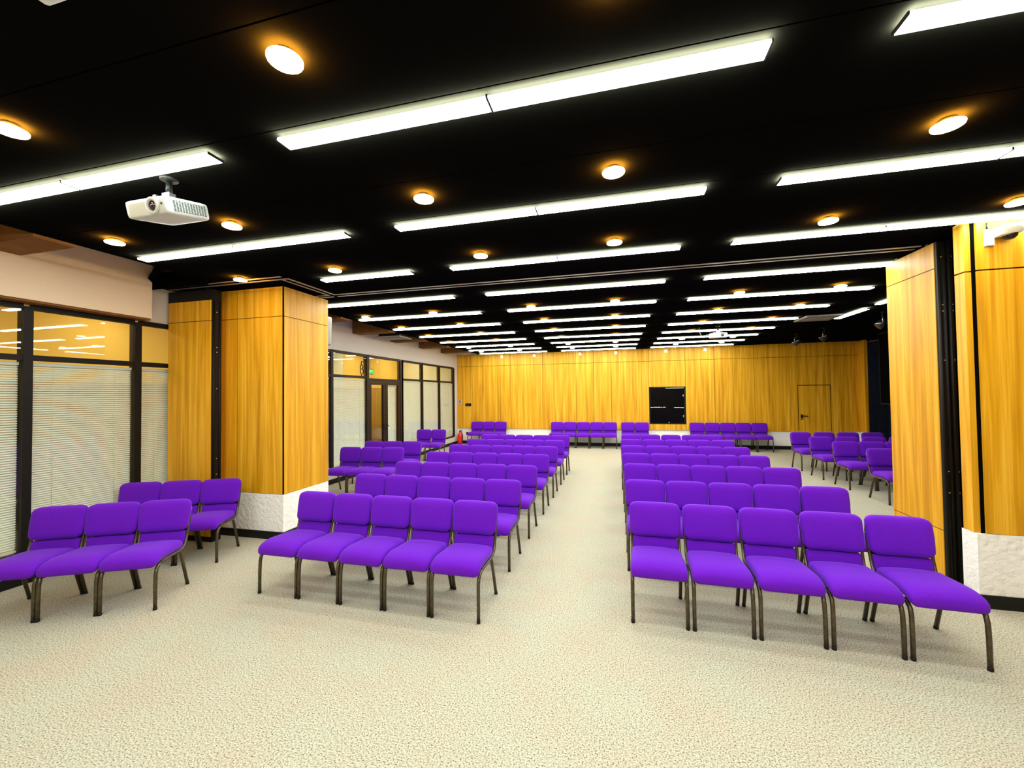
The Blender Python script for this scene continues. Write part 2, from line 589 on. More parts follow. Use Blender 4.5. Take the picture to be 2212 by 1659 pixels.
names = {
    2.80: 'cream venetian blind of the wide bay between the two near black posts',
    1.5: 'brightly lit cream venetian blind at the left border, behind the front angled chairs',
    3.785: 'narrow strip of cream venetian blind against the stored wood panel by the pillar',
    7.375: 'cream venetian blind just left of the brown glazed double door',
    6.0: 'sliver of cream venetian blind showing right beside the wood pillar',
    10.29: 'cream venetian blind just right of the brown glazed double door',
    11.51: 'cream venetian blind behind the two chairs by the far windows',
    12.77: 'cream venetian blind in the last bay, next to the back wall',
}
for a, b, z0, z1 in BLINDS:
    key = round(a - 0.045, 3)
    if key < 0.1 or key in (4.75,):
        lab = 'cream venetian blind of the window wall outside the photographed part of the room'
    elif key == 0.2:
        lab = 'cream venetian blind nearest the photographer beyond the left border'
    else:
        lab = names[key]
    blind(a, b, z0, z1, lab)

# glazed double door in the window wall
def leaf(idx, a, b, handle_side):
    bm = bmesh.new()
    st = 0.10
    for q in ((a, a + st, 0.012, 2.16), (b - st, b, 0.012, 2.16), (a + st, b - st, 2.16 - 0.06, 2.16), (a + st, b - st, 0.012, 0.14)):
        box(bm, XL - 0.045, XL + 0.012, *q)
    dd = struct(obj('door_%d' % idx, bm, 'brownframe'))
    boxobj('pane', (XL - 0.02, XL - 0.014, a + st, b - st, 0.14, 2.10), 'glass', dd)
    bm = bmesh.new()
    yy = handle_side
    sg = -1
    tube(bm, [(XL + 0.012, yy, 1.05), (XL + 0.07, yy, 1.05), (XL + 0.075, yy + sg * 0.02, 1.05), (XL + 0.075, yy + sg * 0.14, 1.045)], 0.012)
    box(bm, XL + 0.012, XL + 0.02, yy - 0.025, yy + 0.025, 0.96, 1.12)
    obj('door_handle', bm, 'black', dd)
leaf(2, 8.70, 9.425, 9.375)
leaf(3, 9.435, 10.16, 9.485)
bm = bmesh.new()
box(bm, XW0 - 0.03, XW1, 8.645 - 0.036, 8.695, 0, ZH)
box(bm, XW0 - 0.03, XW1, 10.165, 10.29 + 0.036, 0, ZH)
box(bm, XW0, XW1 - 0.005, 8.695, 10.165, 2.165, 2.255)
box(bm, XW0, XW1 - 0.005, 8.695, 10.165, ZH - 0.03, ZH + 0.028)
dfrm = struct(obj('window_30', bm, 'brownframe'))
boxobj('transom_pane', (XL - 0.006, XL - 0.001, 8.695, 10.165, 2.255, ZH - 0.03), 'glass', dfrm)
blind(9.53, 10.065, 0.16, 2.09, 'cream venetian blind covering the right leaf of the brown double door', x=XL - 0.07)

# corridor behind the glass
XC = -8.2
bm = bmesh.new()
box(bm, XC - 0.2, XC, Y0, 8.55, 2.1, 3.8, 0)
box(bm, XC - 0.2, XC, 8.55, 11.0, 2.1, 3.8, 1)
box(bm, XC - 0.2, XC, 11.0, YB, 2.1, 3.8, 0)
box(bm, XC - 0.2, XC, Y0, YB, 0, 2.1, 2)
box(bm, XC, XL - 0.13, YB - 0.02, YB, 0, 3.8, 1)
box(bm, XC, XL - 0.13, Y0 - 0.02, Y0, 0, 3.8, 0)
struct(obj('wall_corridor', bm, ['yellow', 'hallwhite', 'wood_hall']))
struct(boxobj('ceiling_corridor', (XC, XL - 0.13, Y0, YB, 3.40, 3.46), 'hallceil'))
struct(boxobj('floor_corridor', (XC, XL - 0.13, Y0, YB, 0.002, 0.012), 'hallfloor'))
for i, yy in enumerate((-1.5, 0.6, 2.7, 4.8, 7.0, 9.2, 11.4, 13.4)):
    t = thing('corridor_light', 'warm ceiling panel light in the corridor behind the windows', 'lamp', (-7.35, yy, 3.40), 0, 'corridor ceiling lights')
    bm = bmesh.new()
    box(bm, -0.32, 0.32, -0.32, 0.32, -0.04, 0.0)
    obj('housing', bm, 'white', t)
    boxobj('diffuser', (-0.29, 0.29, -0.29, 0.29, -0.046, -0.0405), 'halllamp', t)

# closing walls outside the photographed part of the room
struct(boxobj('wall_front', (-8.6, 8.0, Y0 - 0.3, Y0, 0, 3.8), 'wood'))
struct(boxobj('wall_right_near', (XRN, XRN + 0.2, Y0, YR + 0.15, 0, 3.8), 'wood'))
struct(boxobj('wall_right_far', (XRF, XRF + 0.2, YR + 0.1, YB, 0, 3.8), 'ceiling'))

# wall on the right that faces the camera
XA, WR = 2.93, 0.615
bm = bmesh.new()
box(bm, XA, XRF, YR, YR + 0.16, 0.0, WR, 0)
box(bm, XA + 0.045, XRF, YR + 0.02, YR + 0.14, WR, 3.79, 1)
wr = struct(obj('wall_right', bm, ['plaster', 'slot']))
bm = bmesh.new()
zt = 2.845
for z0, z1 in ((WR + 0.004, zt - 0.006), (zt + 0.006, HC - 0.002)):
    box(bm, XA + 0.068, 4.35, YR, YR + 0.02, z0, z1)
    box(bm, 4.36, 5.6, YR, YR + 0.02, z0, z1)
    box(bm, XA, XA + 0.045, YR + 0.03, YR + 0.16, z0, z1)
    box(bm, XA, XRF, YR + 0.14, YR + 0.16, z0, z1)
obj('wood_panelling', bm, 'wood', wr)
bm = bmesh.new()
box(bm, XA - 0.012, XRF, YR - 0.012, YR, 0.0, 0.11)
box(bm, XA - 0.012, XA, YR, YR + 0.16, 0.0, 0.11)
struct(obj('baseboard_right', bm, 'black'))

# wood-clad pillar on the left
PX0, PX1, PY0, PY1 = -5.235, -4.171, 4.401, 5.25
bm = bmesh.new()
box(bm, PX0, PX1, PY0, PY1, 0.0, 0.578, 0)
box(bm, PX0 + 0.02, PX1 - 0.022, PY0 + 0.022, PY1 - 0.01, 0.578, HC + 0.02, 1)
pil = tag(obj('clad_pillar', bm, ['plaster', 'slot']), 'square wood-clad pillar with white textured base left of the rows', 'pillar')
zt = 2.89
for a, b in ((PX0, -4.922), (-4.906, PX1 - 0.018)):
    for z0, z1 in ((0.583, zt - 0.004), (zt + 0.004, HC - 0.003)):
        boxobj('wood_panel', (a, b, PY0, PY0 + 0.02, z0, z1), 'wood', pil)
for z0, z1 in ((0.583, zt - 0.004), (zt + 0.004, HC - 0.003)):
    boxobj('wood_panel', (PX1 - 0.02, PX1, PY0 + 0.016, PY1, z0, z1), 'wood', pil)
boxobj('corner_bead', (PX1 - 0.0175, PX1 - 0.004, PY0 + 0.004, PY0 + 0.0155, 0.583, HC - 0.003), 'slot', pil)
bm = bmesh.new()
box(bm, PX0, PX1 + 0.012, PY0 - 0.012, PY0, 0, 0.10)
box(bm, PX1, PX1 + 0.012, PY0, PY1, 0, 0.10)
obj('plinth', bm, 'black', pil)

# stored movable partition panels
def partition(label, x0, x1, y0, y1, z0, z1, seams, face, edge_dirs, core=None):
    t = thing('partition_panel', label, 'partition', ((x0 + x1) / 2, (y0 + y1) / 2, 0), 0, 'folded movable wall panels')
    hx, hy = (x1 - x0) / 2, (y1 - y0) / 2
    bm = bmesh.new()
    box(bm, -hx, hx, -hy, hy, z0, core or z1)
    obj('core', bm, 'black', t)
    zz = [z0 + 0.0] + seams + [z1]
    for a, b in zip(zz[:-1], zz[1:]):
        if face == 'x':
            for sx in (-1, 1):
                d0, d1 = sorted((sx * hx, sx * (hx + 0.006)))
                boxobj('wood_face', (d0, d1, -hy + 0.03, hy - 0.01, a + 0.004, b - 0.004), 'wood', t)
        else:
            for sy in (-1, 1):
                d0, d1 = sorted((sy * hy, sy * (hy + 0.006)))
                boxobj('wood_face', (-hx + 0.01, hx - 0.01, d0, d1, a + 0.004, b - 0.004), 'wood', t)
    bm = bmesh.new()
    if face == 'x':
        for xx in (-hx * 0.62, hx * 0.62):
            tube(bm, [(xx, -hy, z0 + 0.01), (xx, -hy, z1 - 0.01)], 0.013, 8)
    else:
        for yy in (-hy * 0.6, hy * 0.6):
            tube(bm, [(hx, yy, z0 + 0.01), (hx, yy, z1 - 0.01)], 0.012, 8)
    obj('edge_seal', bm, 'frame', t)
    bm = bmesh.new()
    for zz in (z1 - 0.16, z1 - 0.62, z1 - 0.68, z1 - 1.15, 1.05, 0.85):
        if face == 'x':
            box(bm, -0.008, 0.008, -hy - 0.004, -hy, zz, zz + 0.012)
        else:
            box(bm, hx, hx + 0.004, -0.008, 0.008, zz, zz + 0.012)
    obj('edge_screws', bm, 'chrome', t)
    bm = bmesh.new()
    for s in (-0.6, 0.6):
        if face == 'x':
            box(bm, -0.02, 0.02, s * hy - 0.02, s * hy + 0.02, z1, HC - 0.004)
        else:
            box(bm, -0.02 + s * hx, 0.02 + s * hx, -0.02, 0.02, core or z1, HC - 0.004)
    obj('hanger', bm, 'black', t)
partition('movable wall panel with its oak face showing, beside the right aisle', 3.003, 3.068, 4.79, 5.545, 0.02, 3.255, [0.49, 3.0], 'x', 0)
partition('middle folded wall panel of the right stack, black edge showing', 3.085, 3.150, 4.79, 5.545, 0.02, 3.255, [0.49, 3.0], 'x', 0)
partition('folded wall panel at the inner side of the right stack, nearest the right wall', 3.167, 3.232, 4.79, 5.545, 0.02, 3.255, [0.49, 3.0], 'x', 0)
partition('oak-faced movable wall panel parked against the windows left of the pillar', XL + 0.03, -5.01, 4.125, 4.255, 0.07, 3.10, [2.83], 'y', 0, 3.24)
struct(boxobj('trim_14', (XL + 0.03, -5.02, 4.14, 4.26, 0.0, 0.068), 'black'))

# ceiling track of the movable wall
def track(name, label, pts):
    bm = bmesh.new()
    for (xa, ya), (xb, yb) in pts:
        if abs(ya - yb) < 1e-6:
            for o_ in (-0.048, 0.048):
                box(bm, min(xa, xb), max(xa, xb), ya + o_ - 0.014, ya + o_ + 0.014, HC - 0.006, HC + 0.001)
        else:
            for o_ in (-0.048, 0.048):
                box(bm, xa + o_ - 0.014, xa + o_ + 0.014, min(ya, yb), max(ya, yb), HC - 0.006, HC + 0.001)
    tag(obj(name, bm, 'rail'), label, 'rail')
track('ceiling_track', 'long grey double track crossing the black ceiling above the seating', [((-3.87, 5.035), (3.0, 5.035))])
track('ceiling_track', 'grey double track loop around the top of the wood pillar', [((-5.74, 4.09), (-3.87, 4.09)), ((-3.90, 4.13), (-3.90, 5.0)), ((-5.71, 4.13), (-5.71, 4.8)), ((-4.16, 5.035), (-3.94, 5.035))])
struct(boxobj('trim_15', (XL, CE + 0.02, 3.93, 5.6, HC - 0.0005, HC + 0.15), 'slot'))
struct(boxobj('trim_16', (XL, CE + 0.02, 3.90, 3.928, HC - 0.05, HC + 0.15), 'slot'))
bm = bmesh.new()
tube(bm, [(XL + 0.10, 3.87, HC + 0.05), (CE + 0.02, 3.40, HC + 0.05)], 0.045, 4)
struct(obj('trim_17', bm, 'slot'))

# ------------------------------------------------------------------ strip lights
def make_strip(nseg=2, L=1.204, wdt=0.095):
    t = thing('strip_light', '', 'light')
    half = nseg * L / 2
    bm = bmesh.new()
    box(bm, -half + 0.03, half - 0.03, -wdt / 2 + 0.026, wdt / 2 - 0.026, -0.022, 0.0)
    obj('housing', bm, 'housing', t)
    for i in range(nseg):
        x0 = -half + i * L + 0.006
        x1 = -half + (i + 1) * L - 0.006
        bm = bmesh.new()
        box(bm, x0, x1, -wdt / 2, wdt / 2, -0.034, -0.021)
        bmesh.ops.recalc_face_normals(bm, faces=bm.faces[:])
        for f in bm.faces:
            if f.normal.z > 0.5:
                f.material_index = 1  # top face made to glow for an added halo on the ceiling
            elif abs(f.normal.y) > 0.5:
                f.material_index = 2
        obj('diffuser', bm, ['strip', 'striphalo', 'stripflank'], t)
    for s in (-1, 1):
        boxobj('end_cap', (s * half - 0.004, s * half + 0.002, -wdt / 2 - 0.001, wdt / 2 + 0.001, -0.035, -0.020), 'housing', t)
    for i in range(1, nseg):
        boxobj('joint_bracket', (-half + i * L - 0.005, -half + i * L + 0.005, -wdt / 2 - 0.008, wdt / 2 + 0.008, -0.037, -0.018), 'housing', t)
    return t

strip = make_strip()
first = True
def put_strip(x, y, label, rot=0.0, group='white strip lights of the ceiling'):
    global first
    if first:
        strip.location = (x, y, HC)
        strip.rotation_euler = (0, 0, rot)
        strip['label'] = label
        strip['group'] = group
        first = False
    else:
        dup(strip, (x, y, HC), rot, label, group)

def row_y(k):
    return ROW0 + ROWD * k if k <= 8 else ROW0 + ROWD * 8 + (k - 8) * 1.12
cols = {'left': -3.455, 'middle': -0.569, 'right': 2.291}
for cname, cx in cols.items():
    for k in range(-2, 12):
        y = row_y(k)
        if k <= 0:
            lab = 'white strip light behind or above the photographer, outside the photo'
        elif k <= 3:
            lab = 'long white strip light of the %s column, %s one before the ceiling track' % (cname, {1: 'third', 2: 'second', 3: 'first'}[k])
        elif k == 11:
            lab = 'long white strip light of the %s column nearest the back wall' % cname
        else:
            lab = 'long white strip light of the %s column, %s one beyond the ceiling track' % (cname, ORD[k - 3])
        if k == 3:
            y -= 0.05
            if cname == 'left':
                half_strip = make_strip(1)
                half_strip.location = (cx + 0.602, y, HC)
                half_strip['label'] = 'half-length white strip light right of the wood pillar top'
                continue
        put_strip(cx, y, lab)
single = make_strip(1, 1.0, 0.10)
single.location = (4.29, 8.98, HC)
single.rotation_euler = (0, 0, math.pi / 2)
single['label'] = 'short white strip light set lengthwise on the dark ceiling beside the square ceiling unit'
dup(single, (4.25, 7.58, HC), math.pi / 2, 'short white strip light set lengthwise, half hidden by the right oak panel')

# ------------------------------------------------------------------ downlights
def make_down():
    t = thing('downlight', '', 'light')
    bm = bmesh.new()
    lathe(bm, [(0.040, -0.031), (0.070, -0.031), (0.070, -0.034), (0.040, -0.034), (0.040, -0.031)], n=20)
    bmesh.ops.recalc_face_normals(bm, faces=bm.faces[:])
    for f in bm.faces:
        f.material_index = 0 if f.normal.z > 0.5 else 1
    obj('added_halo_ring', bm, ['downhalo', 'down'], t)  # ring added to throw a bloom-like halo onto the ceiling
    bm = bmesh.new()
    lathe(bm, [(0.0, -0.0345), (0.070, -0.0345), (0.068, -0.040), (0.045, -0.045), (0.024, -0.048), (0.0, -0.049)], n=20)
    obj('lens', bm, 'down', t)
    bm = bmesh.new()
    lathe(bm, [(0.0, 0.0), (0.038, 0.0), (0.038, -0.034), (0.0, -0.034)], n=20)
    obj('housing', bm, 'housing', t)
    return t
down = make_down()
dfirst = True
def put_down(x, y, label):
    global dfirst
    if dfirst:
        down.location = (x, y, HC)
        down['label'] = label
        down['group'] = 'warm round downlights'
        dfirst = False
    else:
        dup(down, (x, y, HC), 0, label, 'warm round downlights')
DX = [(-4.346, 'beside the window wall'), (-3.029, 'over the left strip lights'), (-1.312, 'left of the middle strip lights'),
      (0.008, 'over the aisle side of the middle strip lights'), (1.738, 'over the aisle side of the right strip lights'), (2.981, 'over the right end of the right strip lights')]
DX[2] = (-1.312, 'over the left half of the middle strip lights')
for k in (0, 1, 2, 4, 5, 6, 7, 8, 9):
    y = {8: 11.77, 9: 12.96}.get(k, 1.393 + 1.269 * k)
    for ci, (x, where) in enumerate(DX):
        if k == 0 and ci in (0, 4, 5):
            continue
        if k <= 2:
            lab = 'warm downlight %s, %s row before the track' % (where, {0: 'third', 1: 'second', 2: 'first'}[k])
        else:
            lab = 'warm downlight %s, %s row beyond the track' % (where, ORD[k - 3])
        put_down(x, y, lab)

# small adjustable spots washing the back wall
def make_spot():
    t = thing('wall_washer_spot', '', 'light')
    bm = bmesh.new()
    lathe(bm, [(0, 0), (0.045, 0), (0.045, -0.02), (0, -0.02)], n=14)
    tube(bm, [(0, 0, -0.02), (0, 0, -0.12)], 0.010, 8)
    obj('stem', bm, 'black', t)
    bm = bmesh.new()
    lathe(bm, [(0.0, -0.10), (0.028, -0.10), (0.048, -0.16), (0.05, -0.17)], n=16)
    obj('shade', bm, 'white', t)
    bm = bmesh.new()
    lathe(bm, [(0.049, -0.168), (0.035, -0.18), (0.0, -0.184)], n=16)
    obj('lens', bm, 'spotlens', t)
    return t
spot = make_spot()
SX = [-3.894, -2.729, -1.158, 0.006, 1.558, 2.720]
for i, x in enumerate(SX):
    lab = 'small hanging spot in front of the back wall, %s from the left' % ORD[i + 1]
    if i == 0:
        spot.location = (x, 13.9, HC)
        spot['label'] = lab
        spot['group'] = 'small spots along the back wall'
    else:
        dup(spot, (x, 13.9, HC), 0, lab, 'small spots along the back wall')

# black track spots on the dark ceiling at the right
def make_trackspot():
    t = thing('stage_spot', '', 'light')
    bm = bmesh.new()
    box(bm, -0.06, 0.06, -0.02, 0.02, -0.015, 0)
    tube(bm, [(0, 0, -0.01), (0, 0, -0.10)], 0.012, 8)
    obj('mount', bm, 'black', t)
    bm = bmesh.new()
    tube(bm, [(-0.085, 0, -0.20), (-0.085, 0, -0.10), (0.085, 0, -0.10), (0.085, 0, -0.20)], 0.009, 6)
    obj('yoke', bm, 'chrome', t)
    bm = bmesh.new()
    lathe(bm, [(0, 0.10), (0.05, 0.10), (0.072, 0.05), (0.076, -0.10), (0.06, -0.105), (0, -0.09)], n=18)
    o = obj('lamp_body', bm, 'blackgloss', t)
    o.location = (0, 0, -0.20)
    o.rotation_euler = (math.radians(50), 0, math.radians(20))
    return t
ts = make_trackspot()
ts.location = (4.50, 11.9, HC)
ts.rotation_euler = (0, 0, 0.5)
ts['label'] = 'black stage spot on the dark ceiling, leftmost of three, nearest the back wall'
ts['group'] = 'black stage spots on the right ceiling'
dup(ts, (4.72, 11.0, HC), 0.8, 'black stage spot hanging just behind the square ceiling unit', 'black stage spots on the right ceiling')
dup(ts, (4.85, 9.1, HC), 1.1, 'black stage spot hanging close to the top of the right oak panel', 'black stage spots on the right ceiling')

# square ceiling air units
def cassette(label, x, y, z, s):
    t = thing('ceiling_air_unit', label, 'air conditioner', (x, y, z))
    bm = bmesh.new()
    box(bm, -s, s, -s, s, -0.03, 0.0)
    bevel_all(bm, 0.01)
    obj('panel', bm, 'dullwhite', t)
    bm = bmesh.new()
    for i in range(7):
        q = -s * 0.5 + i * s / 6.0
        box(bm, -s * 0.55, s * 0.55, q - 0.012, q + 0.012, -0.037, -0.029)
    obj('intake_grille', bm, 'dullwhite', t)
    for a, b, c, d_ in ((-0.85, 0.85, 0.72, 0.80), (-0.85, 0.85, -0.80, -0.72), (0.72, 0.80, -0.7, 0.7), (-0.80, -0.72, -0.7, 0.7)):
        boxobj('air_flap', (a * s, b * s, c * s, d_ * s, -0.034, -0.0295), 'grille', t)
    bm = bmesh.new()
    box(bm, -s * 0.86, s * 0.86, -s * 0.86, s * 0.86, 0.0, 0.22)
    obj('casing', bm, 'black', t)
    return t
cassette('square off-white ceiling air unit hanging beside the left windows', -5.26, 9.02, HC - 0.02, 0.31)
tcas = cassette('square off-white ceiling air unit on the dark ceiling at right', 3.87, 9.27, HC - 0.012, 0.31)
for c in list(tcas.children):
    if c.name.startswith('casing'):
        bpy.data.objects.remove(c)
for c in tcas.children:
    pass

# ------------------------------------------------------------------ projectors
def projector(label, loc, pitch, rotz, wdt, dep, hgt, cable=False):
    t = thing('projector', label, 'projector', loc, rotz)
    drop = -0.215
    def place(o):
        o.location = (0, 0, drop)
        o.rotation_euler = (pitch, 0, 0)
    bm = bmesh.new()
    cushion(bm, wdt / 2, dep / 2, hgt / 2, 0.022, 0.022, 0.022, None, 8, 8, 6)
    body = obj('body', bm, 'white', t)
    place(body)
    bm = bmesh.new()
    lathe(bm, [(0.050, 0.0), (0.050, 0.008), (0.036, 0.012), (0.030, 0.002)], n=28)
    o = obj('lens_ring', bm, 'white', body)
    o.location = (wdt * 0.20, -dep / 2, 0.0)
    o.rotation_euler = (math.pi / 2, 0, 0)
    bm = bmesh.new()
    lathe(bm, [(0.033, 0.002), (0.024, 0.009), (0.010, 0.012), (0.0, 0.0125)], n=24)
    o2 = obj('lens', bm, 'lens', body)
    o2.location = o.location
    o2.rotation_euler = o.rotation_euler
    bm = bmesh.new()
    box(bm, wdt * 0.39, wdt * 0.39 + 0.012, -dep / 2 - 0.002, -dep / 2 + 0.004, 0.0, 0.012)
    obj('sensor_window', bm, 'grille', body)
    bm = bmesh.new()
    for i in range(12):
        for j in range(9):
            y = -dep / 2 + 0.055 + i * (dep - 0.09) / 11
            z = -hgt / 2 + 0.024 + j * (hgt - 0.048) / 8
            box(bm, wdt / 2 - 0.001, wdt / 2 + 0.0015, y - 0.0062, y + 0.0062, z - 0.0022, z + 0.0022)
    obj('vent_grille', bm, 'grille', body)
    bm = bmesh.new()
    for sx in (-1, 1):
        lathe(bm, [(0.0, 0.0), (0.012, 0.0), (0.012, 0.012), (0.0, 0.012)], sx * wdt * 0.3, dep * 0.28, 10)
    o = obj('foot', bm, 'white', body)
    o.location = (0, 0, hgt / 2 - 0.002)
    bm = bmesh.new()
    lathe(bm, [(0.0, 0.0), (0.05, 0.0), (0.05, -0.012), (0.0, -0.012)], n=18)
    tube(bm, [(0, 0, -0.01), (0, 0, -0.11)], 0.018, 10)
    obj('ceiling_mount', bm, 'black', t)
    bm = bmesh.new()
    box(bm, -0.03, 0.03, -0.022, 0.022, -0.15, -0.10)
    box(bm, -0.10, 0.10, -0.012, 0.012, -0.158, -0.146)
    box(bm, -0.012, 0.012, -0.09, 0.09, -0.158, -0.146)
    obj('mount_arm', bm, 'chrome', t)
    if cable:
        bm = bmesh.new()
        tube(bm, [(-wdt / 2 + 0.02, 0.05, -0.17), (-wdt / 2 - 0.05, 0.06, -0.18), (-wdt / 2 - 0.10, 0.06, -0.22), (-wdt / 2 - 0.16, 0.06, -0.20), (-wdt / 2 - 0.20, 0.06, -0.10), (-wdt / 2 - 0.20, 0.06, 0.0)], 0.006, 6)
        obj('cable', bm, 'white', t)
    return t
projector('large white projector with visible lens hanging near the left windows', (-2.815, 2.02, HC), math.radians(13), 0.0, 0.335, 0.29, 0.108)
projector('small white projector hanging far away among the right strip lights', (2.20, 9.85, HC), math.radians(4), -0.1, 0.34, 0.28, 0.11, True)
# white unit cut by the top border
t = thing('ceiling_projector_mount', 'white unit with grey clip cut off by the top border, upper left', 'projector', (-1.828, 0.893, HC))
bm = bmesh.new()
cushion(bm, 0.11, 0.09, 0.022, 0.02, 0.02, 0.02, None, 6, 6, 4)
o = obj('body', bm, 'white', t)
o.location = (0, 0, -0.022)
bm = bmesh.new()
tube(bm, [(0.07, 0.05, -0.03), (0.10, 0.085, -0.02), (0.10, 0.10, -0.006)], 0.010, 8)
obj('clip', bm, 'chrome', t)

# ------------------------------------------------------------------ wall fittings
t = thing('motion_sensor', 'white box sensor with dark dome high on the right oak wall', 'sensor', (3.14, YR, 3.115))
bm = bmesh.new()
box(bm, -0.095, -0.035, -0.03, -0.0005, -0.075, 0.065)
bevel_all(bm, 0.006)
obj('back_box', bm, 'white', t)
bm = bmesh.new()
cushion(bm, 0.08, 0.055, 0.042, 0.025, 0.025, 0.02, lambda x, y, z: (x + 0.03, y - 0.056, z + 0.033 + x * 0.12), 6, 6, 5)
sens = obj('housing', bm, 'white', t)
bm = bmesh.new()
lathe(bm, [(0.048, 0.0), (0.043, -0.022), (0.026, -0.040), (0.0, -0.046)], 0.045, -0.056, 18)
obj('dome', bm, 'blackgloss', sens)
bm = bmesh.new()
tube(bm, [(-0.075, -0.012, 0.06), (-0.075, -0.012, 0.125)], 0.007, 6)
obj('conduit', bm, 'black', t)

t = thing('loudspeaker', 'off-white wall loudspeaker peeking out behind the wood pillar', 'loudspeaker', (-4.36, 5.36, 2.84), -0.25)
bm = bmesh.new()
cushion(bm, 0.105, 0.10, 0.22, 0.02, 0.02, 0.02, lambda x, y, z: (x * (0.8 + 0.45 * (z + 0.22)), y, z), 5, 5, 6)
obj('cabinet', bm, 'dullwhite', t)
boxobj('port', (0.090, 0.118, -0.060, -0.015, -0.08, 0.03), 'black', t)
bm = bmesh.new()
box(bm, -0.02, 0.02, -0.16, -0.08, -0.02, 0.02)
obj('bracket', bm, 'black', t)

# black display on the right-hand side
t = thing('wall_display', 'tall black display standing out before the navy curtain, right', 'screen', (6.24, 10.7, 0))
boxobj('casing', (-0.02, 0.06, -1.15, 1.15, 1.47, 3.20), 'black', t, 0.01)
boxobj('screen_surface', (-0.026, -0.0205, -1.12, 1.12, 1.50, 3.17), 'slot', t)
boxobj('bezel_edge', (-0.0275, -0.0205, 1.1255, 1.14, 1.50, 3.18), 'frame', t)
bm = bmesh.new()
for yy in (-0.6, 0.6):
    box(bm, 0.0, 0.05, yy - 0.03, yy + 0.03, 3.19, HC)
obj('ceiling_bracket', bm, 'black', t)

# curtain
bm = bmesh.new()
n = 260
prev = None
for i in range(n + 1):
    y = 6.0 + (14.33 - 6.0) * i / n
    x = 7.17 + 0.05 * math.sin(y * 27) + 0.02 * math.sin(y * 11 + 1)
    cur = (bm.verts.new((x - 0.012, y, 0.03)), bm.verts.new((x, y, 3.20)))
    if prev:
        f = bm.faces.new((prev[0], cur[0], cur[1], prev[1]))
        f.smooth = True
    prev = cur
bmesh.ops.solidify(bm, geom=bm.faces[:], thickness=0.004)
tag(obj('curtain', bm, 'curtain'), 'long navy pleated curtain hanging down the right side', 'curtain')
bm = bmesh.new()
tube(bm, [(7.17, 6.0, 3.22), (7.17, 14.33, 3.22)], 0.018, 8)
for yy in (6.5, 9, 11.5, 14):
    tube(bm, [(7.17, yy, 3.22), (7.17, yy, HC)], 0.008, 6)
tag(obj('curtain_rail', bm, 'rail'), 'thin rail carrying the navy curtain under the dark ceiling', 'rail')

# fire extinguisher, sign, plates in the far left corner
t = thing('fire_extinguisher', 'red fire extinguisher standing in the far left corner', 'fire extinguisher', (-5.60, 14.15, 0))
bm = bmesh.new()
lathe(bm, [(0, 0.01), (0.085, 0.01), (0.09, 0.03), (0.09, 0.33), (0.075, 0.39), (0.035, 0.42), (0.028, 0.45), (0, 0.45)], n=20)
obj('cylinder', bm, 'red', t)
bm = bmesh.new()
lathe(bm, [(0, 0.0), (0.088, 0.0), (0.088, 0.03), (0, 0.03)], n=20)
obj('base_ring', bm, 'black', t)
bm = bmesh.new()
box(bm, -0.02, 0.02, -0.02, 0.02, 0.44, 0.48)
box(bm, -0.015, 0.10, -0.012, 0.012, 0.475, 0.495)
box(bm, -0.015, 0.09, -0.012, 0.012, 0.505, 0.52)
valve = obj('valve', bm, 'black', t)
bm = bmesh.new()
tube(bm, [(0.03, -0.01, 0.46), (0.10, -0.03, 0.42), (0.125, -0.03, 0.30), (0.115, -0.03, 0.14)], 0.013, 8)
obj('hose', bm, 'black', valve)
t = thing('wall_sign', 'small square white and red sign left of the black plate on the back wall', 'sign', (-5.665, YB - 0.046, 1.56))
boxobj('plate', (-0.075, 0.075, -0.004, 0, -0.075, 0.075), 'white', t)
bm = bmesh.new()
for a in ((-0.07, -0.058, -0.07, 0.07), (0.058, 0.07, -0.07, 0.07), (-0.058, 0.058, -0.07, -0.058), (-0.058, 0.058, 0.058, 0.07)):
    box(bm, a[0], a[1], -0.0055, -0.004, a[2], a[3])
obj('red_border', bm, 'red', t)
bm = bmesh.new()
box(bm, -0.035, -0.012, -0.0055, -0.004, -0.045, 0.045)
box(bm, 0.012, 0.035, -0.0055, -0.004, -0.045, 0.045)
obj('pictogram', bm, 'black', t)
t = thing('switch_plate', 'wide black switch plate on the back wall near the far corner', 'switch', (-5.34, YB - 0.046, 1.44))
boxobj('plate', (-0.12, 0.12, -0.010, 0, -0.055, 0.055), 'black', t, 0.004)
for i in range(3):
    boxobj('rocker', (-0.105 + i * 0.072, -0.105 + i * 0.072 + 0.064, -0.014, -0.010, -0.042, 0.042), 'blackgloss', t)
t = thing('power_socket', 'small black socket low on the white base beside the extinguisher', 'socket', (-5.40, YB, 0.37))
boxobj('plate', (-0.045, 0.045, -0.010, 0, -0.05, 0.05), 'black', t, 0.003)
boxobj('insert', (-0.03, 0.03, -0.013, -0.010, -0.03, 0.03), 'blackgloss', t)

# exit sign in the transom over the double door
t = thing('exit_sign', 'green lit EXIT sign in the transom over the double door', 'sign', (XL - 0.06, 8.845, 2.425))
boxobj('case', (-0.02, 0.02, -0.115, 0.115, -0.068, 0.068), 'exitdark', t)
boxobj('lit_face', (0.020, 0.024, -0.105, 0.105, -0.058, 0.058), 'exit', t)
cu = bpy.data.curves.new('exit_text', 'FONT')
cu.body = 'EXIT'
cu.size = 0.085
cu.align_x = 'CENTER'
cu.align_y = 'CENTER'
cu.extrude = 0.0008
tmp = bpy.data.objects.new('exit_text', cu)
COL.objects.link(tmp)
bpy.context.view_layer.update()
me = bpy.data.meshes.new_from_object(tmp)
bpy.data.objects.remove(tmp)
o = bpy.data.objects.new('lettering', me)
me.materials.clear()
me.materials.append(M['exitmark'])
COL.objects.link(o)
o.parent = t
o.location = (0.0255, 0, 0)
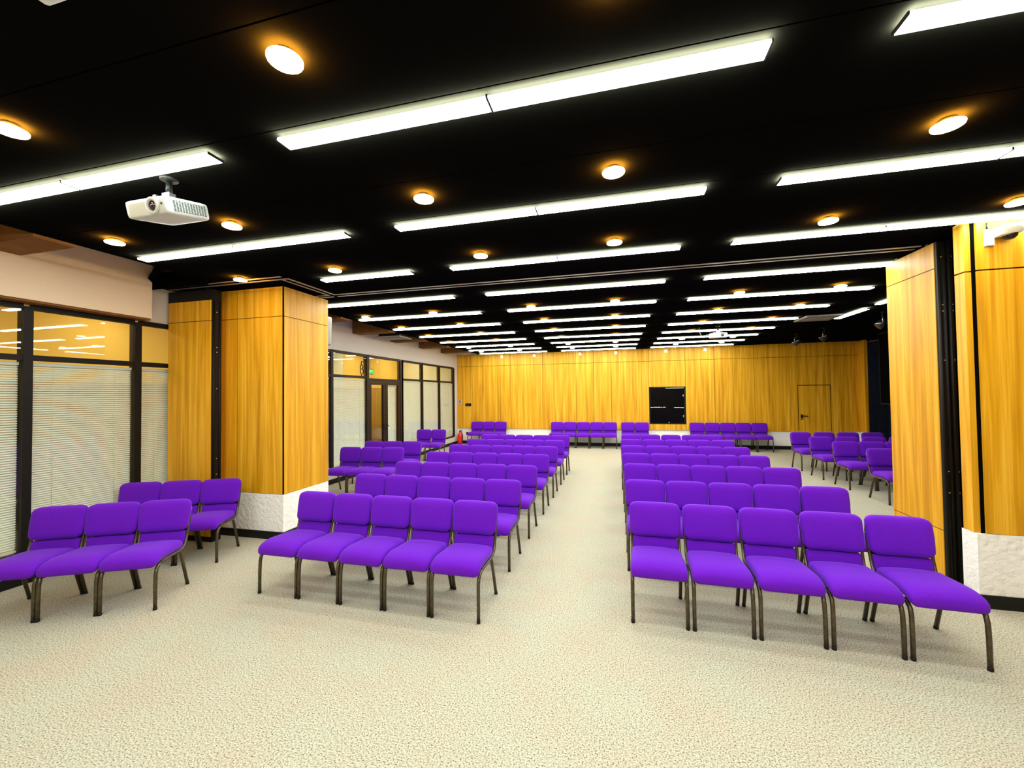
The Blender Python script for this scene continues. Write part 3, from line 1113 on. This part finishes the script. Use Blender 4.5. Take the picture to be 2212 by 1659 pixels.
o.rotation_euler = (math.pi / 2, 0, math.pi / 2)
bm = bmesh.new()
tube(bm, [(0, 0, 0.06), (0, 0, 0.36)], 0.006, 6)
obj('hanger_rod', bm, 'frame', t)

# letter B of dark wire in the transom left of the double door
bm = bmesh.new()
def arc(cx, cz, rx, rz, a0, a1, n=10):
    return [(0, cx + rx * math.cos(a0 + (a1 - a0) * i / n), cz + rz * math.sin(a0 + (a1 - a0) * i / n)) for i in range(n + 1)]
h = math.pi / 2
tube(bm, [(0, 0, 0.0)] + [(0, 0, 0.045), (0, -0.035, 0.06), (0, -0.035, 0.245), (0, 0.0, 0.265)] + arc(0.005, 0.215, 0.05, 0.048, h, -h) + arc(0.01, 0.108, 0.065, 0.06, h, -h) + [(0, 0, 0.045)], 0.011, 6)
tube(bm, [(0, 0, 0.265), (0, 0.0, 0.335), (0, 0.115, 0.335)], 0.011, 6)
o = tag(obj('letter_sign', bm, 'frame'), 'dark wire letter B mounted in the transom left of the door post', 'sign')
o.location = (XL + 0.010, 8.40, 2.296)

# ------------------------------------------------------------------ chairs
def make_chair():
    t = thing('stacking_chair', '', 'chair')
    def seat_fn(x, y, z):
        x *= 1.0 - 0.05 * (y + 0.235) / 0.47
        q = max(0.0, (-y - 0.085) / 0.15)
        zz = z * (1.0 - 0.0 * q) + 0.014 * (1 - (x / 0.22) ** 2) * (1 if z > 0 else 0) - 0.05 * q * q - 0.055 * (y + 0.1)
        return (x, y - 0.048, zz + 0.436)
    bm = bmesh.new()
    cushion(bm, 0.2185, 0.237, 0.044, 0.045, 0.05, 0.042, seat_fn, 12, 14, 6)
    obj('seat', bm, 'fabric', t)
    lean = 0.215
    def back_fn(x, y, z):
        s = 1.0 - 0.018 * ((z + 0.15) / 0.3) * 0 - 0.05 * max(0.0, -z / 0.15) + 0.0
        k = 1 if y < 0 else 0.4
        bul = -0.012 * (1 - (x / 0.22) ** 2) * (1 - (z / 0.16) ** 2) * k
        dish = 0.018 * (x / 0.22) ** 2 * -1
        zz = z + 0.683
        return (x * s, y + bul + dish + 0.018 + 0.198 + (zz - 0.42) * lean, zz)
    bm = bmesh.new()
    cushion(bm, 0.2195, 0.038, 0.146, 0.070, 0.034, 0.050, back_fn, 12, 5, 12)
    obj('backrest', bm, 'fabric', t)
    def lum_fn(x, y, z):
        zz = z + 0.459
        return (x, y + 0.226 + (zz - 0.42) * lean - 0.008 * (x / 0.2) ** 2, zz)
    bm = bmesh.new()
    cushion(bm, 0.193, 0.022, 0.073, 0.022, 0.02, 0.016, lum_fn, 8, 4, 6)
    obj('lumbar_pad', bm, 'fabric', t)
    bm = bmesh.new()
    cushion(bm, 0.188, 0.006, 0.16, 0.03, 0.005, 0.03, lambda x, y, z: (x, y + 0.252 + (z + 0.62 - 0.42) * lean, z + 0.62), 4, 2, 4)
    obj('back_shell', bm, 'black', t)
    bm = bmesh.new()
    for s in (-1, 1):
        tube(bm, [(s * 0.203, -0.20, 0.372), (s * 0.203, -0.10, 0.385), (s * 0.203, 0.06, 0.380), (s * 0.203, 0.14, 0.383), (s * 0.203, 0.195, 0.405), (s * 0.202, 0.222, 0.445), (s * 0.203, 0.245, 0.52), (s * 0.207, 0.262, 0.60), (s * 0.207, 0.285, 0.70), (s * 0.203, 0.297, 0.76)], 0.0115, 8)
    tube(bm, [(-0.203, 0.03, 0.378), (0.203, 0.03, 0.378)], 0.010, 6)
    tube(bm, [(-0.203, -0.16, 0.376), (0.203, -0.16, 0.376)], 0.010, 6)
    tube(bm, [(-0.19, 0.302, 0.775), (0.19, 0.302, 0.775)], 0.009, 6)
    obj('frame', bm, 'tube', t)
    for s in (-1, 1):
        bm = bmesh.new()
        tube(bm, [(s * 0.204, -0.252, 0.0), (s * 0.204, -0.250, 0.20), (s * 0.203, -0.245, 0.30), (s * 0.203, -0.232, 0.345), (s * 0.203, -0.205, 0.370), (s * 0.203, -0.17, 0.378)], 0.0148, 10)
        lg = obj('leg', bm, 'tube', t)
        bm = bmesh.new()
        tube(bm, [(s * 0.204, -0.252, 0.0), (s * 0.204, -0.252, 0.022)], 0.0156, 10)
        obj('foot_glide', bm, 'black', lg)
        bm = bmesh.new()
        tube(bm, [(s * 0.198, 0.10, 0.378), (s * 0.200, 0.135, 0.345), (s * 0.204, 0.245, 0.0)], 0.0148, 10)
        lg = obj('leg', bm, 'tube', t)
        bm = bmesh.new()
        tube(bm, [(s * 0.204, 0.245, 0.0), (s * 0.2039, 0.238, 0.022)], 0.0156, 10)
        obj('foot_glide', bm, 'black', lg)
    return t

chair = make_chair()
cfirst = True
def put_chair(x, yf, rot, label, group, base_is_front=True):
    """x, yf = middle of the two front feet on the floor"""
    global cfirst
    ox = x - math.sin(rot) * 0.25
    oy = yf + math.cos(rot) * 0.25
    loc = (ox, oy, 0)
    if cfirst:
        chair.location = loc
        chair.rotation_euler = (0, 0, rot)
        chair['label'] = label
        chair['group'] = group
        cfirst = False
    else:
        dup(chair, loc, rot, label, group)

POS_A = ['at the aisle end', 'second from the aisle', 'in the middle', 'second from the outer end', 'at the outer end']
# left block (right-hand end stands at the aisle)
LY = [3.165, 4.144, 5.135, 6.190, 7.206, 8.235, 9.245]
for r, y in enumerate(LY):
    for c in range(5):
        lab = 'purple chair %s of the %s row, block left of the aisle' % (POS_A[c], 'front' if r == 0 else 'rearmost' if r == 6 else ORD[r + 1])
        put_chair(-1.311 - 0.4415 * c, y + 0.004 * c, 0.0, lab, 'purple chairs of the left block')
# right block (left-hand end stands at the aisle)
RY = [(3.452, 0.303, 0.4563, -0.030), (4.436, 0.300, 0.445, 0.0), (5.545, 0.305, 0.442, 0.0), (6.57, 0.305, 0.440, 0.015), (7.58, 0.305, 0.448, 0.03), (8.65, 0.310, 0.452, 0.03), (9.66, 0.335, 0.452, 0.035)]
for r, (y, x0, p, a) in enumerate(RY):
    for c in range(5):
        lab = 'purple chair %s of the %s row, block right of the aisle' % (POS_A[c], 'front' if r == 0 else 'rearmost' if r == 6 else ORD[r + 1])
        put_chair(x0 + p * c, y + p * c * math.tan(a), a, lab, 'purple chairs of the right block')
# chairs against the back wall
for c in range(3):
    put_chair(-4.93 + 0.445 * c, 13.70, 0.03, 'purple chair by the back wall in the far left three, %s' % ['nearest the extinguisher', 'the middle one', 'the right one'][c], 'purple chairs along the back wall')
for c in range(5):
    put_chair(-2.01 + 0.448 * c, 13.72, 0.0, 'purple chair of the five by the back wall facing the aisle, %s' % ['left end', 'second from left', 'middle', 'second from right', 'right end'][c], 'purple chairs along the back wall')
for c in range(2):
    put_chair(0.36 + 0.448 * c, 13.72, 0.0, 'purple chair of the pair by the back wall left of the black window, %s' % ['left', 'right'][c], 'purple chairs along the back wall')
for c in range(5):
    put_chair(2.49 + 0.448 * c, 13.70, 0.0, 'purple chair of the five right of the black window, %s' % ['next to the window', 'second from it', 'middle', 'second from the door', 'door end'][c], 'purple chairs along the back wall')
# front left corner, two angled rows of three
a = 0.455
for c in range(3):
    put_chair(-4.115 - 0.436 * math.cos(a) * c, 2.640 - 0.436 * math.sin(a) * c, a, 'purple chair of the angled front row by the left windows, %s' % ['right end', 'middle', 'left end at the border'][c], 'angled purple chairs front left')
a = 0.42
for c in range(3):
    put_chair(-4.545 - 0.437 * math.cos(a) * c, 3.572 - 0.437 * math.sin(a) * c, a, 'purple chair of the angled second row before the pillar, %s' % ['right end', 'middle', 'left end at the windows'][c], 'angled purple chairs front left')
# left window side, beyond the pillar
a = 0.09
for c in range(3):
    put_chair(-4.16 - 0.443 * math.cos(a) * c, 6.62 - 0.443 * math.sin(a) * c, a, 'purple chair of the first three beyond the pillar by the windows, %s' % ['right end', 'middle', 'left end'][c], 'purple chairs by the far windows')
a = 0.07
for c in range(3):
    put_chair(-4.29 - 0.448 * math.cos(a) * c, 7.60 - 0.448 * math.sin(a) * c, a, 'purple chair of the three before the glazed double door, %s' % ['right end', 'middle', 'left end'][c], 'purple chairs by the far windows')
a = 0.08
for c in range(2):
    put_chair(-4.945 - 0.446 * math.cos(a) * c, 10.44 - 0.446 * math.sin(a) * c, a, 'purple chair of the lone pair by the far windows, %s' % ['right one', 'left one'][c], 'purple chairs by the far windows')
# right side block, partly hidden by the oak panel
RR = [(7.80, 4.37, 0.45, 1), (8.83, 4.32, 0.45, 3), (9.70, 4.27, 0.50, 4), (10.70, 4.27, 0.50, 4)]
for r, (y, x0, p, nn) in enumerate(RR):
    for c in range(nn):
        if nn == 1:
            lab = 'nearest purple chair of the right side block, cut by the oak panel'
        else:
            lab = 'purple chair in the right side block, %s row, %s from its left end' % (['', 'second', 'third', 'rearmost'][r], ORD[c + 1])
        put_chair(x0 + p * c, y + 0.03 * c, 0.03, lab, 'purple chairs of the right side block')
